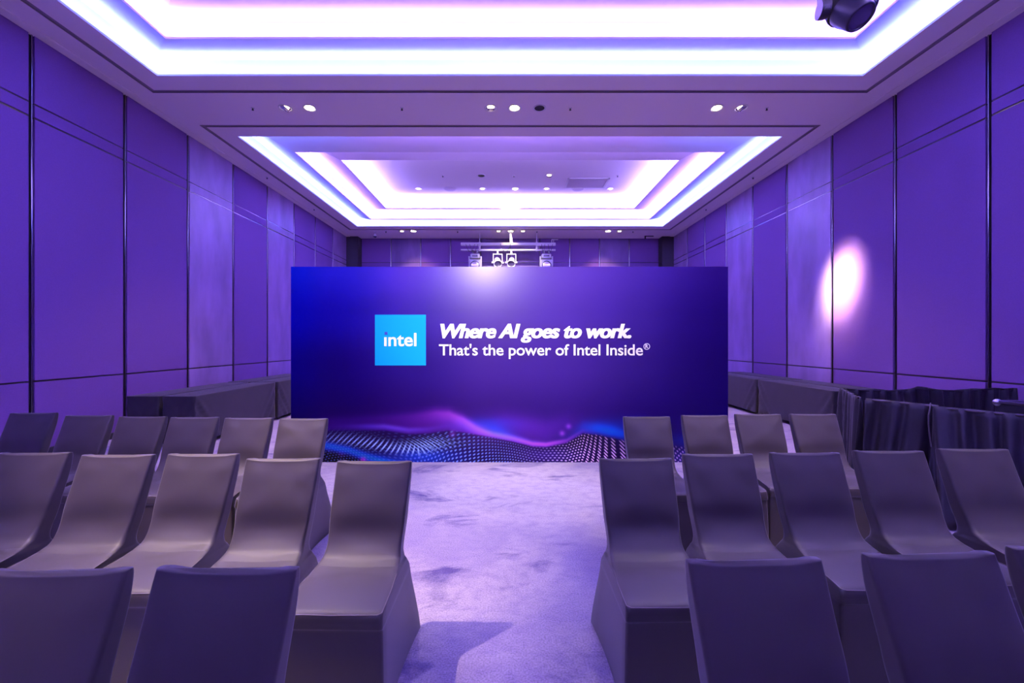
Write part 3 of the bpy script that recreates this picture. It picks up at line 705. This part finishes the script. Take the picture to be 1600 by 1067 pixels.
# ------------------------------------------------------------------ low pleated black drapes around the technician's corner
def drape(pts, z_top, label, seed, sag=0.0, flare=0.0, hem=True, amp=.052, zt_fn=None):
    rnd = random.Random(seed)
    root = thing('pipe_drape', label, 'drape', (pts[0][0], pts[0][1], 0), 0, 'low black drapes around the technician corner')
    P = [Vector((p[0]-pts[0][0], p[1]-pts[0][1], 0)) for p in pts]
    Ls = [0]
    for a, b in zip(P[:-1], P[1:]): Ls.append(Ls[-1]+(b-a).length)
    T = Ls[-1]; n = int(T/.012)
    def at(s):
        for k in range(len(P)-1):
            if s <= Ls[k+1]+1e-9:
                t = (s-Ls[k])/(Ls[k+1]-Ls[k]); d = (P[k+1]-P[k]).normalized(); return P[k].lerp(P[k+1], t), Vector((-d.y, d.x, 0))
        return P[-1], Vector((0, 0, 0))
    fr = [(rnd.uniform(5, 9), rnd.uniform(0, 6)), (rnd.uniform(11, 17), rnd.uniform(0, 6)), (rnd.uniform(22, 32), rnd.uniform(0, 6))]
    zs = [0.0]+[i/16 for i in range(1, 17)]
    v = []; lean = [rnd.uniform(-.06, .06) for _ in range(40)]
    for zi, q in enumerate(zs):
        for i in range(n+1):
            s = T*i/n; p, nn = at(s); zt = zt_fn(s/T) if zt_fn else z_top
            zt -= sag*(abs(math.sin(s*3.4+seed))+.4*math.sin(s*11))*.5
            g = (1-q)**.6
            sk = s+.10*(1-q)*math.sin(s*2.1+seed)
            ruffle = sum(a_*math.sin(2*math.pi*sk*f_/2.2+p_) for a_, (f_, p_) in zip((.55, .75, .35), fr))
            ruffle = math.copysign(abs(ruffle)**.8, ruffle)-flare*(1-q)**1.4/amp/(.22+.78*g)
            o_ = amp*ruffle*(.22+.78*g)
            v.append(p+nn*o_+Vector((0, 0, .012+(zt-.012)*q)))
    K = n+1
    f = [(k*K+i, k*K+i+1, (k+1)*K+i+1, (k+1)*K+i) for k in range(len(zs)-1) for i in range(n)]
    o = mk('curtain', v, f, M['drape'], root, smooth=True)
    so = o.modifiers.new('thick', 'SOLIDIFY'); so.thickness = .003; so.offset = 0
    a = MB(); pp = []
    for i in range(0, n+1, 6):
        s = T*i/n; p, nn = at(s); zt = (zt_fn(s/T) if zt_fn else z_top)-sag*abs(math.sin(s*3.4+seed))*.5; pp.append(p+Vector((0, 0, zt-.012)))
    a.tube(pp, .009, 8); a.build('top_rail', M['drape'] if not hem else M['hem'], root)
    for s in [T*.02+k*T*.96/max(1, round(T/1.3)) for k in range(max(1, round(T/1.3))+1)]:
        p, nn = at(s); zt = (zt_fn(s/T) if zt_fn else z_top)
        a = MB(); a.cyl(p+nn*.05+Vector((0, 0, 0)), p+nn*.05+Vector((0, 0, zt-.03)), .014, n=10); a.box(p.x-.09, p.x+.09, p.y+nn.y*.05-.09, p.y+nn.y*.05+.09, .0, .008); a.build('post', M['lampblack'], root)
    return root
drape([(3.95, 4.98), (5.0, 5.0), (6.10, 5.0)], .955, 'low black drape at the back of the technician corner, wavy dark top', 3, sag=.06, hem=False)
drape([(3.87, 4.86), (3.50, 4.16)], .955, 'low black drape closing the aisle side beside the right tables', 5, sag=0, hem=False, zt_fn=lambda u: .965-.02*u)
drape([(3.49, 4.08), (3.74, 3.63)], .95, 'low black drape with pale top hem, left of the overlap loop', 8, sag=.0, flare=.10)
drape([(3.655, 3.60), (3.93, 3.16), (4.35, 2.45), (4.6, 2.0)], .945, 'low black drape with pale top hem running out of the picture at right', 11, sag=.0, flare=.26, zt_fn=lambda u: .95)
# loose strap where two drapes overlap
a = MB(); P = [Vector((3.67, 3.63, .968)), Vector((3.635, 3.60, .93)), Vector((3.60, 3.58, .87)), Vector((3.59, 3.57, .80)), Vector((3.60, 3.57, .70)), Vector((3.615, 3.57, .60))]
a.tube(P, .005, 8); a.build('drape_strap', M['hem']); tag(bpy.data.objects['drape_strap'], 'pale strap hanging where the two hemmed drapes overlap', 'strap')
# ------------------------------------------------------------------ flight case
fc = thing('flight_case', 'black flight case with metal edges behind the drape at the right edge', 'equipment case', (4.90, 3.58, 0), R(-2))
a = MB(); a.box(-.36, .36, -.30, .30, .10, .80); a.build('case_body', M['caseblk'], fc, bevel=.005)
a = MB(); a.box(-.36, .36, -.30, .30, .815, .95); a.build('lid', M['caseblk'], fc, bevel=.005)
a = MB()
for z in (.115, .79, .822, .944):
    for s in (-1, 1): a.box(-.37, .37, s*.30-.012, s*.30+.012, z-.012, z+.012); a.box(s*.36-.012, s*.36+.012, -.31, .31, z-.012, z+.012)
for sx in (-1, 1):
    for sy in (-1, 1): a.box(sx*.36-.014, sx*.36+.014, sy*.30-.014, sy*.30+.014, .11, .80)
a.build('metal_edges', M['alu'], fc)
for sx in (-1, 1):
    for sy in (-1, 1):
        a = MB(); a.lathe([(.0001, .034)]+[(.034*math.sin(R(q)), .034*math.cos(R(q))) for q in (20, 45, 70, 90, 120, 150, 179)], n=14, axis=Matrix.Translation((sx*.355, sy*.295, .935))); a.build('ball_corner', M['alu'], fc)
        b = MB(); b.cyl((sx*.28-.02, sy*.22, .045), (sx*.28+.02, sy*.22, .045), .045, n=18); b.box(sx*.28-.03, sx*.28+.03, sy*.22-.03, sy*.22+.03, .085, .10); b.build('caster', M['rubber'], fc)
a = MB()
for x in (-.18, .18): a.box(x-.05, x+.05, -.316, -.304, .74, .88)
a.build('latch', M['alu'], fc)
# ------------------------------------------------------------------ spot lamps: beams of the downlights, and added spots without fixtures
cw = WARM
for x, st, lb, tl in rowA:
    X = px(x, 169, SO)
    if st == 'on': spot('downlight_beam', (X, SO, H-.03), (X, SO+.3, 0), 520, cw, 95, .8)
spot('wall_beam', (px(1158, 169, SO), SO, H-.05), (6.17, 7.70, 2.62), 16000, (1, .95, .56), 15, 1.0, .16)
spot('wall_halo', (px(1158, 169, SO), SO, H-.05), (6.17, 7.70, 2.5), 1700, (1, .82, .62), 23, 1.0, .02)
PINK = (1, .74, .66)
spot('chair_fill', (-3.4, 1.5, ZT-.05), (-1.5, 2.35, .6), 2700, PINK, 28, 1.0, .05)  # this and the other chair spots are added, with no fixture above
spot('chair_fill', (-2.4, -.9, ZT-.05), (-1.33, 1.08, .80), 420, PINK, 9, 1.0, .05)
spot('chair_fill', (3.8, 2.0, ZT-.05), (2.75, 2.6, .6), 700, (1, .80, .58), 26, 1.0, .05)
for s_ in (-1, 1): spot('seat_fill', (s_*1.3, 3.1, ZT-.05), (s_*1.25, 1.75, .45), 620, (1, .84, .86), 22, 1.0, .05)  # added unseen pair, brightens the seats from behind
spot('chair_fill', (2.3, 1.5, ZT-.05), (1.9, 3.6, .6), 800, PINK, 25, 1.0, .05)
spot('chair_fill', (-2.4, 1.5, ZT-.05), (-2.35, 3.5, .6), 850, PINK, 31, 1.0, .05)
spot('aisle_fill', (0, 2.55, ZT-.05), (0, 2.55, 0), 430, (1, .84, .88), 15, 1.0, .05)  # both aisle spots are added to brighten the carpet
spot('aisle_fill', (0, 4.1, ZT-.05), (0, 4.1, 0), 900, (1, .84, .86), 27, 1.0, .05)
for x in (-1.9, 1.9): spot('backdrop_fill', (x*1.1, 2.6, ZT-.05), (x*.8, 5.19, 1.2), 800, (1, .84, .84), 56, 1.0, .05)  # added unseen pair that brightens the print and lettering
spot('backdrop_glow_spot', (-.83, -3.4, 4.25), (-.1, 5.19, 1.7), 4500, (1, .88, .88), 28, 1.0, .12)  # unseen lamp added behind the camera, set low for the glow on the print
for x in (-3.5, 0, 3.5): spot('far_beam', (x, SF, H-.03), (x, SF+.9, 2.0), 300 if x else 60, cw, 90, .8)
spot('bar_fill', (0, 12.1, ZT-.08), (0, 15, 4.3), 1300, (1, .84, .84), 46, .9)  # extra beam added at the tray downlight to brighten the bar fixtures
for x in (-1.7, 0, 1.6): spot('tray_beam', (x, 12.1, ZT-.05), (x, 12.1, 0), 30, cw, 80, .8)
